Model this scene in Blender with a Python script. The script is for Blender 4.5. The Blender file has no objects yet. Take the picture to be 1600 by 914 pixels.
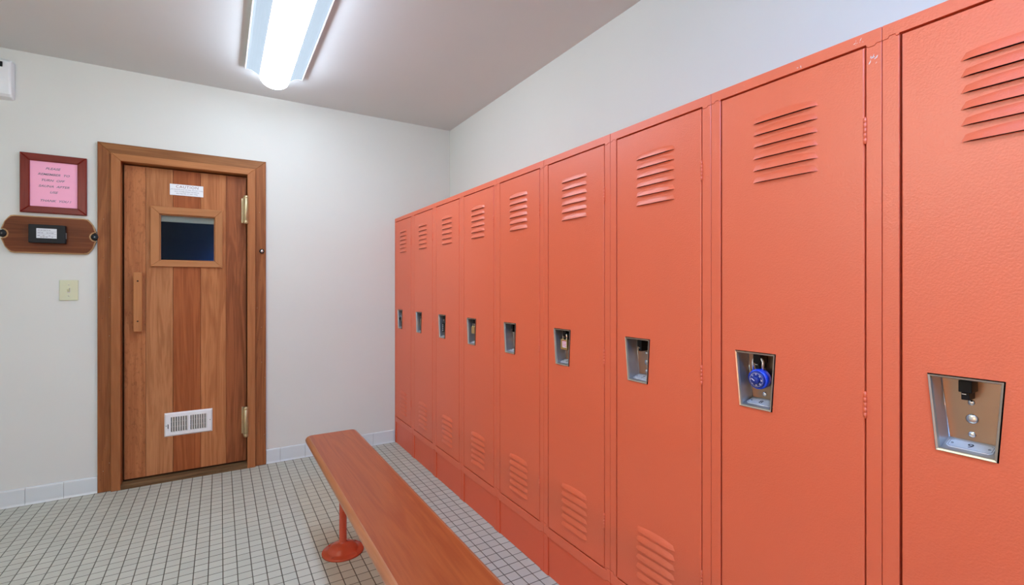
import bpy, bmesh, math, random
from mathutils import Vector, Matrix

random.seed(7)
SC = bpy.context.scene
COL = SC.collection
PI = math.pi

# ------------------------------------------------------------------ camera
F_PX = 746.0
YAW = math.atan2(456.0, 746.0)
EYE = 1.14
cam_d = bpy.data.cameras.new('camera')
cam_d.sensor_fit = 'HORIZONTAL'
cam_d.sensor_width = 36.0
cam_d.lens = F_PX / 1600.0 * 36.0
cam_d.shift_x = 0.0
cam_d.shift_y = -7.0 / 1600.0
cam_d.clip_start = 0.02
cam = bpy.data.objects.new('camera', cam_d)
cam.location = (0, 0, EYE)
cam.rotation_euler = (PI / 2, 0, -YAW)
COL.objects.link(cam)
SC.camera = cam

# ------------------------------------------------------------------ view, world
SC.view_settings.view_transform = 'Standard'
SC.view_settings.look = 'None'
SC.view_settings.gamma = 1.0
SC.view_settings.use_curve_mapping = False
SC.view_settings.exposure = 0.0
wd = bpy.data.worlds.new('world')
SC.world = wd
wd.use_nodes = True
wd.node_tree.nodes['Background'].inputs[0].default_value = (0.8, 0.86, 1.0, 1)
wd.node_tree.nodes['Background'].inputs[1].default_value = 0.0

# light levels used by the lamps built below
TUBE_LIGHT = 23.0 # radiance of the visible fixture's lens
TUBE_COLOR = (0.87, 1.0, 1.22) 
REAR_FILL_LIGHT = 44.0 # added fixture behind the camera, brightens the room
REAR_FILL_COLOR = (0.56, 1.0, 1.95) 
GLOBE_FILL_LIGHT = 68.0 # unseen globe lamp added on the left for brightness
GLOBE_FILL_COLOR = (0.86, 1.03, 0.90) 
LOW_FILL_LIGHT = 54.0 # low lamp added on the left to warm the lower walls
LOW_FILL_COLOR = (1.0, 0.34, 0.05) 

# main dimensions
WB = 3.481          # back wall
WR = 1.551          # right wall
WL = -1.75          # left wall
WF = -1.70          # wall behind the camera
CZ = 2.383          # ceiling
LX = 1.107          # front plane of the lockers
L0 = 3.478          # left end of the locker row
LP = 0.3822         # locker pitch
LH = 1.652


# ------------------------------------------------------------------ materials
def new_mat(name):
    m = bpy.data.materials.new(name)
    m.use_nodes = True
    nt = m.node_tree
    b = nt.nodes['Principled BSDF']
    return m, nt, b


def nd(nt, t, **kw):
    n = nt.nodes.new(t)
    for k, v in kw.items():
        setattr(n, k, v)
    return n


def plain(name, col, rough=0.5, metal=0.0, spec=0.5, var=0.06, scale=30.0):
    """flat colour with a little procedural unevenness"""
    m, nt, b = new_mat(name)
    tc = nd(nt, 'ShaderNodeTexCoord')
    nz = nd(nt, 'ShaderNodeTexNoise')
    nz.inputs['Scale'].default_value = scale
    nz.inputs['Detail'].default_value = 3
    mx = nd(nt, 'ShaderNodeMix', data_type='RGBA')
    lo = [max(0, c * (1 - var)) for c in col]
    hi = [min(1, c * (1 + var)) for c in col]
    mx.inputs[6].default_value = (*lo, 1)
    mx.inputs[7].default_value = (*hi, 1)
    nt.links.new(tc.outputs['Object'], nz.inputs['Vector'])
    nt.links.new(nz.outputs['Fac'], mx.inputs[0])
    nt.links.new(mx.outputs[2], b.inputs['Base Color'])
    b.inputs['Roughness'].default_value = rough
    b.inputs['Metallic'].default_value = metal
    b.inputs['Specular IOR Level'].default_value = spec
    return m


def paint(name, col, rough, bump_scale, bump, spec=0.5, detail=2.0, big=0.0):
    """painted surface with an orange-peel or roller texture"""
    m, nt, b = new_mat(name)
    tc = nd(nt, 'ShaderNodeTexCoord')
    nz = nd(nt, 'ShaderNodeTexNoise')
    nz.inputs['Scale'].default_value = bump_scale
    nz.inputs['Detail'].default_value = detail
    bp = nd(nt, 'ShaderNodeBump')
    bp.inputs['Strength'].default_value = bump
    bp.inputs['Distance'].default_value = 0.001
    n2 = nd(nt, 'ShaderNodeTexNoise')
    n2.inputs['Scale'].default_value = 2.2
    n2.inputs['Detail'].default_value = 4
    mx = nd(nt, 'ShaderNodeMix', data_type='RGBA')
    v = 0.03 + big
    mx.inputs[6].default_value = (*[c * (1 - v) for c in col], 1)
    mx.inputs[7].default_value = (*[min(1, c * (1 + v)) for c in col], 1)
    L = nt.links.new
    L(tc.outputs['Object'], nz.inputs['Vector'])
    L(tc.outputs['Object'], n2.inputs['Vector'])
    L(nz.outputs['Fac'], bp.inputs['Height'])
    L(bp.outputs['Normal'], b.inputs['Normal'])
    L(n2.outputs['Fac'], mx.inputs[0])
    L(mx.outputs[2], b.inputs['Base Color'])
    b.inputs['Roughness'].default_value = rough
    b.inputs['Specular IOR Level'].default_value = spec
    return m


def wood(name, dark, light, seed, axis='Z', rough=0.45, grain=1.0, knots=False, flecks=False, spec=0.15):
    """straight-grained timber, the grain running along axis (object space)"""
    m, nt, b = new_mat(name)
    L = nt.links.new
    tc = nd(nt, 'ShaderNodeTexCoord')
    mp = nd(nt, 'ShaderNodeMapping')
    s = {'X': (1.1, 16, 16), 'Y': (16, 1.1, 16), 'Z': (16, 16, 1.1)}[axis]
    mp.inputs['Scale'].default_value = s
    mp.inputs['Location'].default_value = (seed * 3.17, seed * 5.31, seed * 1.73)
    L(tc.outputs['Object'], mp.inputs['Vector'])
    n1 = nd(nt, 'ShaderNodeTexNoise')
    n1.inputs['Scale'].default_value = 1.0
    n1.inputs['Detail'].default_value = 5
    n1.inputs['Distortion'].default_value = 0.6
    L(mp.outputs[0], n1.inputs['Vector'])
    # growth rings: a sine of the low noise plus the position across the grain
    ml = nd(nt, 'ShaderNodeMath', operation='MULTIPLY')
    ml.inputs[1].default_value = 34.0
    L(n1.outputs['Fac'], ml.inputs[0])
    sn = nd(nt, 'ShaderNodeMath', operation='SINE')
    L(ml.outputs[0], sn.inputs[0])
    mr = nd(nt, 'ShaderNodeMapRange')
    mr.inputs['From Min'].default_value = -1
    mr.inputs['From Max'].default_value = 1
    L(sn.outputs[0], mr.inputs['Value'])
    # fine fibres
    mp2 = nd(nt, 'ShaderNodeMapping')
    s2 = {'X': (6, 260, 260), 'Y': (260, 6, 260), 'Z': (260, 260, 6)}[axis]
    mp2.inputs['Scale'].default_value = s2
    mp2.inputs['Location'].default_value = (seed, seed * 2.0, seed * 3.0)
    L(tc.outputs['Object'], mp2.inputs['Vector'])
    n2 = nd(nt, 'ShaderNodeTexNoise')
    n2.inputs['Scale'].default_value = 1.0
    n2.inputs['Detail'].default_value = 3
    L(mp2.outputs[0], n2.inputs['Vector'])
    a1 = nd(nt, 'ShaderNodeMath', operation='MULTIPLY_ADD')
    a1.inputs[1].default_value = 0.38 * grain
    L(mr.outputs[0], a1.inputs[0])
    a2 = nd(nt, 'ShaderNodeMath', operation='MULTIPLY_ADD')
    a2.inputs[1].default_value = 0.75 * grain
    a2.inputs[2].default_value = -0.42 * grain
    L(n2.outputs['Fac'], a2.inputs[0])
    L(a2.outputs[0], a1.inputs[2])
    # slow tone shifts
    n3 = nd(nt, 'ShaderNodeTexNoise')
    n3.inputs['Scale'].default_value = 0.22
    n3.inputs['Detail'].default_value = 2
    L(mp.outputs[0], n3.inputs['Vector'])
    a3 = nd(nt, 'ShaderNodeMath', operation='ADD')
    L(a1.outputs[0], a3.inputs[0])
    L(n3.outputs['Fac'], a3.inputs[1])
    a4 = nd(nt, 'ShaderNodeMath', operation='SUBTRACT', use_clamp=True)
    a4.inputs[1].default_value = 0.15
    L(a3.outputs[0], a4.inputs[0])
    mx = nd(nt, 'ShaderNodeMix', data_type='RGBA')
    mx.inputs[6].default_value = (*dark, 1)
    mx.inputs[7].default_value = (*light, 1)
    L(a4.outputs[0], mx.inputs[0])
    out = mx.outputs[2]
    if flecks:                       # figured dark flecks of the flat-sawn plank
        mp3 = nd(nt, 'ShaderNodeMapping')
        mp3.inputs['Scale'].default_value = (60, 60, 24)
        L(tc.outputs['Object'], mp3.inputs['Vector'])
        n4 = nd(nt, 'ShaderNodeTexNoise')
        n4.inputs['Scale'].default_value = 1.0
        n4.inputs['Detail'].default_value = 2
        n4.inputs['Distortion'].default_value = 1.5
        L(mp3.outputs[0], n4.inputs['Vector'])
        r4 = nd(nt, 'ShaderNodeMapRange')
        r4.inputs['From Min'].default_value = 0.56
        r4.inputs['From Max'].default_value = 0.66
        r4.inputs['To Max'].default_value = 0.28
        L(n4.outputs['Fac'], r4.inputs['Value'])
        m4 = nd(nt, 'ShaderNodeMix', data_type='RGBA')
        m4.inputs[7].default_value = (*[c * 0.4 for c in dark], 1)
        L(r4.outputs[0], m4.inputs[0])
        L(out, m4.inputs[6])
        out = m4.outputs[2]
    if knots:
        vo = nd(nt, 'ShaderNodeTexVoronoi')
        vo.inputs['Scale'].default_value = 4.3
        L(tc.outputs['Object'], vo.inputs['Vector'])
        r5 = nd(nt, 'ShaderNodeMapRange')
        r5.inputs['From Min'].default_value = 0.03
        r5.inputs['From Max'].default_value = 0.07
        r5.inputs['To Min'].default_value = 0.75
        r5.inputs['To Max'].default_value = 0.0
        L(vo.outputs['Distance'], r5.inputs['Value'])
        m5 = nd(nt, 'ShaderNodeMix', data_type='RGBA')
        m5.inputs[7].default_value = (*[c * 0.35 for c in dark], 1)
        L(r5.outputs[0], m5.inputs[0])
        L(out, m5.inputs[6])
        out = m5.outputs[2]
    L(out, b.inputs['Base Color'])
    b.inputs['Roughness'].default_value = rough
    b.inputs['Specular IOR Level'].default_value = spec
    bp = nd(nt, 'ShaderNodeBump')
    bp.inputs['Strength'].default_value = 0.15
    bp.inputs['Distance'].default_value = 0.0006
    L(a1.outputs[0], bp.inputs['Height'])
    L(bp.outputs['Normal'], b.inputs['Normal'])
    return m


def floor_tiles():
    m, nt, b = new_mat('floor_mosaic')
    L = nt.links.new
    tc = nd(nt, 'ShaderNodeTexCoord')
    sp = nd(nt, 'ShaderNodeSeparateXYZ')
    L(tc.outputs['Object'], sp.inputs[0])
    px, ox, py, oy, g = 0.0502, 0.0095, 0.0507, 0.0128, 0.0016

    def edge(sock, p, o):
        a = nd(nt, 'ShaderNodeMath', operation='SUBTRACT'); a.inputs[1].default_value = o
        L(sock, a.inputs[0])
        d = nd(nt, 'ShaderNodeMath', operation='DIVIDE'); d.inputs[1].default_value = p
        L(a.outputs[0], d.inputs[0])
        f = nd(nt, 'ShaderNodeMath', operation='FRACT'); L(d.outputs[0], f.inputs[0])
        fl = nd(nt, 'ShaderNodeMath', operation='FLOOR'); L(d.outputs[0], fl.inputs[0])
        i = nd(nt, 'ShaderNodeMath', operation='SUBTRACT'); i.inputs[0].default_value = 1.0
        L(f.outputs[0], i.inputs[1])
        mn = nd(nt, 'ShaderNodeMath', operation='MINIMUM')
        L(f.outputs[0], mn.inputs[0]); L(i.outputs[0], mn.inputs[1])
        r = nd(nt, 'ShaderNodeMath', operation='MULTIPLY'); r.inputs[1].default_value = p
        L(mn.outputs[0], r.inputs[0])
        return r.outputs[0], fl.outputs[0]
    ex, ix = edge(sp.outputs['X'], px, ox)
    ey, iy = edge(sp.outputs['Y'], py, oy)
    mn = nd(nt, 'ShaderNodeMath', operation='MINIMUM')
    L(ex, mn.inputs[0]); L(ey, mn.inputs[1])
    st = nd(nt, 'ShaderNodeMapRange')
    st.inputs['From Min'].default_value = g * 0.8
    st.inputs['From Max'].default_value = g * 1.35
    L(mn.outputs[0], st.inputs['Value'])
    cb = nd(nt, 'ShaderNodeCombineXYZ')
    L(ix, cb.inputs[0]); L(iy, cb.inputs[1])
    wn = nd(nt, 'ShaderNodeTexWhiteNoise', noise_dimensions='2D')
    L(cb.outputs[0], wn.inputs['Vector'])
    tm = nd(nt, 'ShaderNodeMix', data_type='RGBA')
    tm.inputs[6].default_value = (0.480, 0.482, 0.400, 1)
    tm.inputs[7].default_value = (0.525, 0.527, 0.440, 1)
    L(wn.outputs['Value'], tm.inputs[0])
    nz = nd(nt, 'ShaderNodeTexNoise')
    nz.inputs['Scale'].default_value = 3.0
    nz.inputs['Detail'].default_value = 5
    L(tc.outputs['Object'], nz.inputs['Vector'])
    gm = nd(nt, 'ShaderNodeMix', data_type='RGBA')
    gm.inputs[6].default_value = (0.055, 0.048, 0.032, 1)
    gm.inputs[7].default_value = (0.105, 0.092, 0.064, 1)
    L(nz.outputs['Fac'], gm.inputs[0])
    mx = nd(nt, 'ShaderNodeMix', data_type='RGBA')
    L(st.outputs[0], mx.inputs[0])
    L(gm.outputs[2], mx.inputs[6]); L(tm.outputs[2], mx.inputs[7])
    L(mx.outputs[2], b.inputs['Base Color'])
    bp = nd(nt, 'ShaderNodeBump')
    bp.inputs['Strength'].default_value = 0.6
    bp.inputs['Distance'].default_value = 0.0015
    L(st.outputs[0], bp.inputs['Height'])
    L(bp.outputs['Normal'], b.inputs['Normal'])
    b.inputs['Roughness'].default_value = 0.5
    b.inputs['Specular IOR Level'].default_value = 0.35
    return m


def emitter(name, col, strength, base=(0.8, 0.82, 0.85)):
    m, nt, b = new_mat(name)
    b.inputs['Base Color'].default_value = (*base, 1)
    b.inputs['Emission Color'].default_value = (*col, 1)
    b.inputs['Emission Strength'].default_value = strength
    b.inputs['Roughness'].default_value = 0.4
    return m


def glass(name, tint=(0.85, 0.9, 0.93)):
    m, nt, b = new_mat(name)
    nt.nodes.remove(b)
    out = nt.nodes['Material Output']
    tr = nd(nt, 'ShaderNodeBsdfTransparent'); tr.inputs[0].default_value = (*tint, 1)
    gl = nd(nt, 'ShaderNodeBsdfGlossy'); gl.inputs['Roughness'].default_value = 0.02
    fr = nd(nt, 'ShaderNodeFresnel'); fr.inputs[0].default_value = 1.22
    mx = nd(nt, 'ShaderNodeMixShader')
    nt.links.new(fr.outputs[0], mx.inputs[0])
    nt.links.new(tr.outputs[0], mx.inputs[1])
    nt.links.new(gl.outputs[0], mx.inputs[2])
    nt.links.new(mx.outputs[0], out.inputs['Surface'])
    return m


M = {}
M['wall'] = paint('wall_paint', (0.696, 0.700, 0.638), 0.75, 60, 0.10, 0.2)
M['ceiling'] = paint('ceiling_paint', (0.68, 0.70, 0.68), 0.8, 50, 0.12, 0.2)
M['floor'] = floor_tiles()
M['base_tile'] = paint('glazed_cove_tile', (0.66, 0.71, 0.70), 0.28, 20, 0.05, 0.5)
M['grout'] = plain('grout', (0.30, 0.28, 0.24), 0.9)
M['orange'] = paint('locker_enamel', (0.745, 0.122, 0.042), 0.40, 270, 0.46, 0.85, 1.0)
M['orange_base'] = paint('locker_base_enamel', (0.72, 0.105, 0.036), 0.38, 300, 0.12, 0.5, 1.0)
M['bench_iron'] = paint('bench_post_enamel', (0.52, 0.080, 0.032), 0.24, 160, 0.15, 0.5, big=0.08)
M['chip'] = plain('paint_chip', (0.75, 0.66, 0.62), 0.6)
M['dark'] = plain('dark_void', (0.012, 0.010, 0.009), 0.9)
M['steel'] = plain('stainless_steel', (0.40, 0.285, 0.19), 0.30, 1.0, var=0.18, scale=9)
M['steel_lip'] = plain('stainless_lip', (0.50, 0.43, 0.33), 0.34, 0.7, var=0.14, scale=60)
M['steel_side'] = plain('stainless_side', (0.50, 0.50, 0.52), 0.30, 0.85, var=0.08, scale=20)
M['rivet'] = plain('rivet_steel', (0.72, 0.71, 0.68), 0.22, 1.0, var=0.05)
M['plate'] = plain('engraved_plate', (0.74, 0.76, 0.78), 0.42, 0.55, var=0.10, scale=90)
M['ink'] = plain('black_ink', (0.035, 0.033, 0.035), 0.6)
M['latch'] = plain('latch_black', (0.006, 0.006, 0.006), 0.5, 0.0, 0.2)
M['brass'] = plain('aged_brass', (0.56, 0.45, 0.25), 0.45, 0.9, var=0.15, scale=40)
M['lock_brass'] = plain('padlock_brass', (0.72, 0.52, 0.22), 0.32, 1.0, var=0.08)
M['chrome'] = plain('shackle_chrome', (0.80, 0.79, 0.76), 0.15, 1.0, var=0.03)
M['lock_grey'] = plain('padlock_grey', (0.28, 0.29, 0.29), 0.35, 0.9)
M['blue'] = plain('blue_enamel', (0.012, 0.06, 0.62), 0.25, 0.0, 0.6)
M['blue_dark'] = plain('blue_dial', (0.008, 0.025, 0.20), 0.3)
M['white'] = plain('white_plastic', (0.80, 0.81, 0.80), 0.4, var=0.02)
M['white_metal'] = plain('white_enamel', (0.84, 0.84, 0.82), 0.35, var=0.02)
M['grille'] = plain('grille_enamel', (0.60, 0.58, 0.52), 0.5, var=0.05)
M['ivory'] = plain('ivory_plastic', (0.62, 0.64, 0.43), 0.4, var=0.02)
M['black'] = plain('black_plastic', (0.012, 0.013, 0.014), 0.55, 0.0, 0.25, var=0.1)
M['label'] = plain('silver_label', (0.66, 0.68, 0.70), 0.4, var=0.05, scale=100)
M['lcd'] = plain('lcd_green_grey', (0.28, 0.30, 0.24), 0.3)
M['pink'] = plain('pink_paper', (0.95, 0.43, 0.58), 0.7, var=0.03, scale=8)
M['sticker'] = plain('sticker_white', (0.86, 0.80, 0.82), 0.5)
M['sticker_red'] = plain('sticker_red', (0.75, 0.06, 0.16), 0.5)
M['text_brown'] = plain('caution_ink', (0.26, 0.10, 0.09), 0.6)
M['text_grey'] = plain('small_print_ink', (0.20, 0.18, 0.20), 0.6)
M['mahogany'] = wood('mahogany_frame', (0.120, 0.011, 0.007), (0.27, 0.034, 0.022), 2.0, 'X', 0.3, 0.6)
M['mahogany_v'] = wood('mahogany_frame_upright', (0.120, 0.011, 0.007), (0.27, 0.034, 0.022), 2.6, 'Z', 0.3, 0.6)
M['plaque'] = wood('plaque_veneer', (0.09, 0.022, 0.006), (0.25, 0.072, 0.022), 4.0, 'X', 0.4, 0.7)
M['plaque_edge'] = wood('plaque_edge', (0.36, 0.20, 0.085), (0.52, 0.32, 0.15), 4.6, 'X', 0.45, 0.7)
P_D = [((0.26, 0.082, 0.026), (0.50, 0.190, 0.070)), ((0.30, 0.108, 0.036), (0.58, 0.255, 0.104)),
       ((0.23, 0.058, 0.015), (0.46, 0.140, 0.044)), ((0.31, 0.100, 0.030), (0.60, 0.245, 0.092)),
       ((0.14, 0.038, 0.012), (0.39, 0.125, 0.043))]
M['planks'] = [wood('cedar_plank_%s' % 'abcde'[i], d, l, 1.0 + i * 1.37, 'Z', 0.5, 1.0, knots=(i in (2, 4)), flecks=(i == 0))
               for i, (d, l) in enumerate(P_D)]
M['trim_v'] = wood('cedar_casing', (0.180, 0.056, 0.018), (0.400, 0.148, 0.050), 9.1, 'Z', 0.5, 1.0)
M['trim_h'] = wood('cedar_head_casing', (0.195, 0.074, 0.024), (0.390, 0.172, 0.063), 9.7, 'X', 0.5, 0.9)
M['jamb_v'] = wood('cedar_stop', (0.284, 0.100, 0.033), (0.475, 0.187, 0.069), 10.3, 'Z', 0.5, 0.7)
M['jamb_h'] = wood('cedar_head_stop', (0.330, 0.125, 0.042), (0.528, 0.224, 0.084), 10.9, 'X', 0.5, 0.6)
M['win_h'] = wood('cedar_window_rail', (0.356, 0.145, 0.053), (0.541, 0.238, 0.092), 12.2, 'X', 0.5, 0.5)
M['win_v'] = wood('cedar_window_stile', (0.356, 0.145, 0.053), (0.541, 0.238, 0.092), 12.8, 'Z', 0.5, 0.5)
M['handle'] = wood('cedar_handle', (0.330, 0.119, 0.040), (0.528, 0.224, 0.082), 14.0, 'Z', 0.5, 0.7)
M['sill'] = wood('weathered_threshold', (0.085, 0.045, 0.018), (0.25, 0.145, 0.065), 16.0, 'X', 0.7, 1.0)
M['bench'] = wood('bench_top_varnish', (0.25, 0.030, 0.002), (0.43, 0.100, 0.018), 18.0, 'Y', 0.36, 0.8, spec=0.5)  # browner tone stands in for the wall's reflection on the seat
M['bench_edge'] = wood('bench_edge_varnish', (0.30, 0.096, 0.034), (0.50, 0.20, 0.085), 19.0, 'Y', 0.3, 0.6, spec=0.5)
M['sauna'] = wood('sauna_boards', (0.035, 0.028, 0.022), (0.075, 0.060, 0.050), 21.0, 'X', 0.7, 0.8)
M['sauna_rail'] = wood('sauna_rail', (0.42, 0.36, 0.26), (0.58, 0.50, 0.38), 22.0, 'X', 0.7, 0.5)
M['glass'] = glass('window_glass')
M['lens_core'] = emitter('lamp_lens_lit', TUBE_COLOR, TUBE_LIGHT)
M['lens_wing'] = emitter('lamp_lens_wing', (0.66, 0.83, 1.0), 0.74, (0.03, 0.035, 0.04))
M['rear_fill'] = emitter('rear_fill_lens', REAR_FILL_COLOR, REAR_FILL_LIGHT)
M['low_fill'] = emitter('low_fill_lit', LOW_FILL_COLOR, LOW_FILL_LIGHT)
M['globe'] = emitter('globe_fill', GLOBE_FILL_COLOR, GLOBE_FILL_LIGHT)


# ------------------------------------------------------------------ mesh helpers
class MB:
    """collects shapes, then links them as ONE mesh object"""

    def __init__(self):
        self.bm = bmesh.new()
        self.mats = []

    def mi(self, mat):
        if mat not in self.mats:
            self.mats.append(mat)
        return self.mats.index(mat)

    def face(self, pts, mat, smooth=False):
        vs = [self.bm.verts.new(p) for p in pts]
        f = self.bm.faces.new(vs)
        f.material_index = self.mi(mat)
        f.smooth = smooth
        return f

    def box(self, x0, x1, y0, y1, z0, z1, mat, bevel=0.0, seg=2):
        b2 = bmesh.new()
        vs = [b2.verts.new((x, y, z)) for x in (x0, x1) for y in (y0, y1) for z in (z0, z1)]
        for idx in ((0, 1, 3, 2), (4, 6, 7, 5), (0, 4, 5, 1), (2, 3, 7, 6), (0, 2, 6, 4), (1, 5, 7, 3)):
            b2.faces.new([vs[i] for i in idx])
        bmesh.ops.recalc_face_normals(b2, faces=b2.faces)
        if bevel > 0:
            bmesh.ops.bevel(b2, geom=list(b2.edges), offset=bevel, segments=seg, profile=0.5, affect='EDGES')
        self.merge(b2, mat)

    def merge(self, b2, mat, smooth=False, mtx=None):
        i = self.mi(mat)
        vm = {}
        for v in b2.verts:
            co = v.co if mtx is None else mtx @ v.co
            vm[v] = self.bm.verts.new(co)
        for f in b2.faces:
            try:
                nf = self.bm.faces.new([vm[v] for v in f.verts])
            except ValueError:
                continue
            nf.material_index = i
            nf.smooth = smooth or f.smooth
        b2.free()

    def mesh(self, me, mat, mtx):
        b2 = bmesh.new()
        b2.from_mesh(me)
        self.merge(b2, mat, False, mtx)

    def prism(self, poly, plane, d0, d1, mat, chamfer=0.0):
        """poly in 2-D, extruded; plane 'x': (u,v)->(d,u,v); 'y': (u,d,v); 'z': (u,v,d).
        The face at d0 is the front: it may be chamfered."""
        def P(u, v, d):
            return {'x': (d, u, v), 'y': (u, d, v), 'z': (u, v, d)}[plane]
        n = len(poly)
        area = sum(poly[i][0] * poly[(i + 1) % n][1] - poly[(i + 1) % n][0] * poly[i][1] for i in range(n))
        if area < 0:
            poly = poly[::-1]
        rings = []
        if chamfer > 0:
            rings.append((inset(poly, chamfer), d0))
            rings.append((poly, d0 + math.copysign(chamfer, d1 - d0)))
        else:
            rings.append((poly, d0))
        rings.append((poly, d1))
        vr = [[self.bm.verts.new(P(u, v, d)) for u, v in pl] for pl, d in rings]
        i = self.mi(mat)
        fs = [self.bm.faces.new(vr[0]), self.bm.faces.new(vr[-1][::-1])]
        for a, b in zip(vr, vr[1:]):
            for k in range(n):
                fs.append(self.bm.faces.new((a[k], b[k], b[(k + 1) % n], a[(k + 1) % n])))
        for f in fs:
            f.material_index = i

    def lathe(self, prof, mat, mtx=None, seg=32, smooth=True, cap=True):
        """prof: (r, h) pairs, turned about local z, then moved by mtx"""
        b2 = bmesh.new()
        rows = []
        for r, h in prof:
            if r < 1e-6:
                rows.append([b2.verts.new((0, 0, h))])
            else:
                rows.append([b2.verts.new((r * math.cos(2 * PI * k / seg), r * math.sin(2 * PI * k / seg), h)) for k in range(seg)])
        for a, b in zip(rows, rows[1:]):
            for k in range(seg):
                k2 = (k + 1) % seg
                if len(a) == 1 and len(b) == 1:
                    continue
                if len(a) == 1:
                    f = b2.faces.new((a[0], b[k2], b[k]))
                elif len(b) == 1:
                    f = b2.faces.new((a[k], a[k2], b[0]))
                else:
                    f = b2.faces.new((a[k], a[k2], b[k2], b[k]))
                f.smooth = smooth
        if cap:
            for row, flip in ((rows[0], True), (rows[-1], False)):
                if len(row) > 1:
                    b2.faces.new(row[::-1] if flip else row)
        bmesh.ops.recalc_face_normals(b2, faces=b2.faces)
        self.merge(b2, mat, False, mtx)

    def tube(self, pts, r, mat, seg=10):
        """round bar along a polyline"""
        b2 = bmesh.new()
        pts = [Vector(p) for p in pts]
        rows = []
        nrm = None
        for i, p in enumerate(pts):
            t = (pts[min(i + 1, len(pts) - 1)] - pts[max(i - 1, 0)]).normalized()
            if nrm is None:
                nrm = t.orthogonal().normalized()
            else:
                nrm = (nrm - t * nrm.dot(t)).normalized()
            bn = t.cross(nrm)
            rows.append([b2.verts.new(p + r * (math.cos(2 * PI * k / seg) * nrm + math.sin(2 * PI * k / seg) * bn)) for k in range(seg)])
        for a, b in zip(rows, rows[1:]):
            for k in range(seg):
                f = b2.faces.new((a[k], a[(k + 1) % seg], b[(k + 1) % seg], b[k]))
                f.smooth = True
        b2.faces.new(rows[0][::-1]); b2.faces.new(rows[-1])
        bmesh.ops.recalc_face_normals(b2, faces=b2.faces)
        self.merge(b2, mat)

    def build(self, name, parent=None, loc=(0, 0, 0), recalc=True, smooth_angle=None):
        me = bpy.data.meshes.new(name)
        if recalc:
            bmesh.ops.recalc_face_normals(self.bm, faces=self.bm.faces)
        self.bm.to_mesh(me)
        self.bm.free()
        for m in self.mats:
            me.materials.append(m)
        o = bpy.data.objects.new(name, me)
        o.location = loc
        COL.objects.link(o)
        if parent:
            o.parent = parent
        return o


def inset(poly, d):
    """offset a counter-clockwise polygon inwards by d (mitred)"""
    n = len(poly)
    res = []
    for i in range(n):
        p0, p1, p2 = Vector(poly[i - 1]), Vector(poly[i]), Vector(poly[(i + 1) % n])
        e1, e2 = (p1 - p0).normalized(), (p2 - p1).normalized()
        n1, n2 = Vector((-e1.y, e1.x)), Vector((-e2.y, e2.x))
        s = n1 + n2
        k = d * 2 / max(s.length_squared, 0.4)
        q = p1 + s * k
        res.append((q.x, q.y))
    return res


def empty(name, loc, rz=0.0):
    o = bpy.data.objects.new(name, None)
    o.location = loc
    o.rotation_euler = (0, 0, rz)
    o.empty_display_size = 0.05
    COL.objects.link(o)
    return o


def tag(o, label, cat, group=None, kind=None):
    o['label'] = label
    o['category'] = cat
    if group:
        o['group'] = group
    if kind:
        o['kind'] = kind
    return o


def struct(o, label, cat):
    return tag(o, label, cat, None, 'structure')


def text_data(body, size, align='CENTER', shear=0.0, spacing=1.0, width=1.0, thick=0.0, bold=0.0):
    """a mesh of the lettering in the local XY plane"""
    cu = bpy.data.curves.new('lettering', 'FONT')
    cu.body = body
    cu.size = size
    cu.align_x = align
    cu.align_y = 'CENTER'
    cu.shear = shear
    cu.space_character = spacing
    cu.extrude = thick
    cu.offset = bold
    cu.resolution_u = 3
    o = bpy.data.objects.new('lettering', cu)
    COL.objects.link(o)
    dg = bpy.context.evaluated_depsgraph_get()
    dg.update()
    me = bpy.data.meshes.new_from_object(o.evaluated_get(dg))
    bpy.data.objects.remove(o)
    bpy.data.curves.remove(cu)
    if width != 1.0:
        for v in me.vertices:
            v.co.x *= width
    return me


WALLTEXT = Matrix.Rotation(PI / 2, 4, 'X')      # lettering that faces -Y


# ------------------------------------------------------------------ the room shell
DX0, DX1, DZ1 = -0.500, 0.166, 1.880            # door opening in the back wall
mb = MB()
mb.box(WL - 0.1, WR + 0.1, WF - 0.1, WB + 0.12, -0.10, 0.0, M['floor'])
struct(mb.build('floor'), 'floor of small square greenish grey mosaic tiles with dark grout', 'floor')
mb = MB()
mb.box(WL - 0.1, WR + 0.1, WF - 0.1, WB + 0.12, CZ, CZ + 0.10, M['ceiling'])
struct(mb.build('ceiling'), 'plain beige painted ceiling', 'ceiling')
mb = MB()
mb.box(WL - 0.1, DX0, WB, WB + 0.12, 0, CZ, M['wall'])
mb.box(DX1, WR + 0.1, WB, WB + 0.12, 0, CZ, M['wall'])
mb.box(DX0, DX1, WB, WB + 0.12, DZ1, CZ, M['wall'])
struct(mb.build('wall_back'), 'off-white painted back wall around the wooden door', 'wall')
mb = MB()
mb.box(WR, WR + 0.1, WF, WB, 0, CZ, M['wall'])
struct(mb.build('wall_right'), 'off-white painted right wall above the orange lockers', 'wall')
mb = MB()
mb.box(WL - 0.1, WL, WF, WB, 0, CZ, M['wall'])
struct(mb.build('wall_left'), 'off-white left wall outside the photo', 'wall')
mb = MB()
mb.box(WL - 0.1, WR + 0.1, WF - 0.1, WF, 0, CZ, M['wall'])
struct(mb.build('wall_front'), 'off-white wall behind the camera', 'wall')

# cove-tile baseboards: individual tiles in grout, a rounded top edge and a small foot


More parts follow.
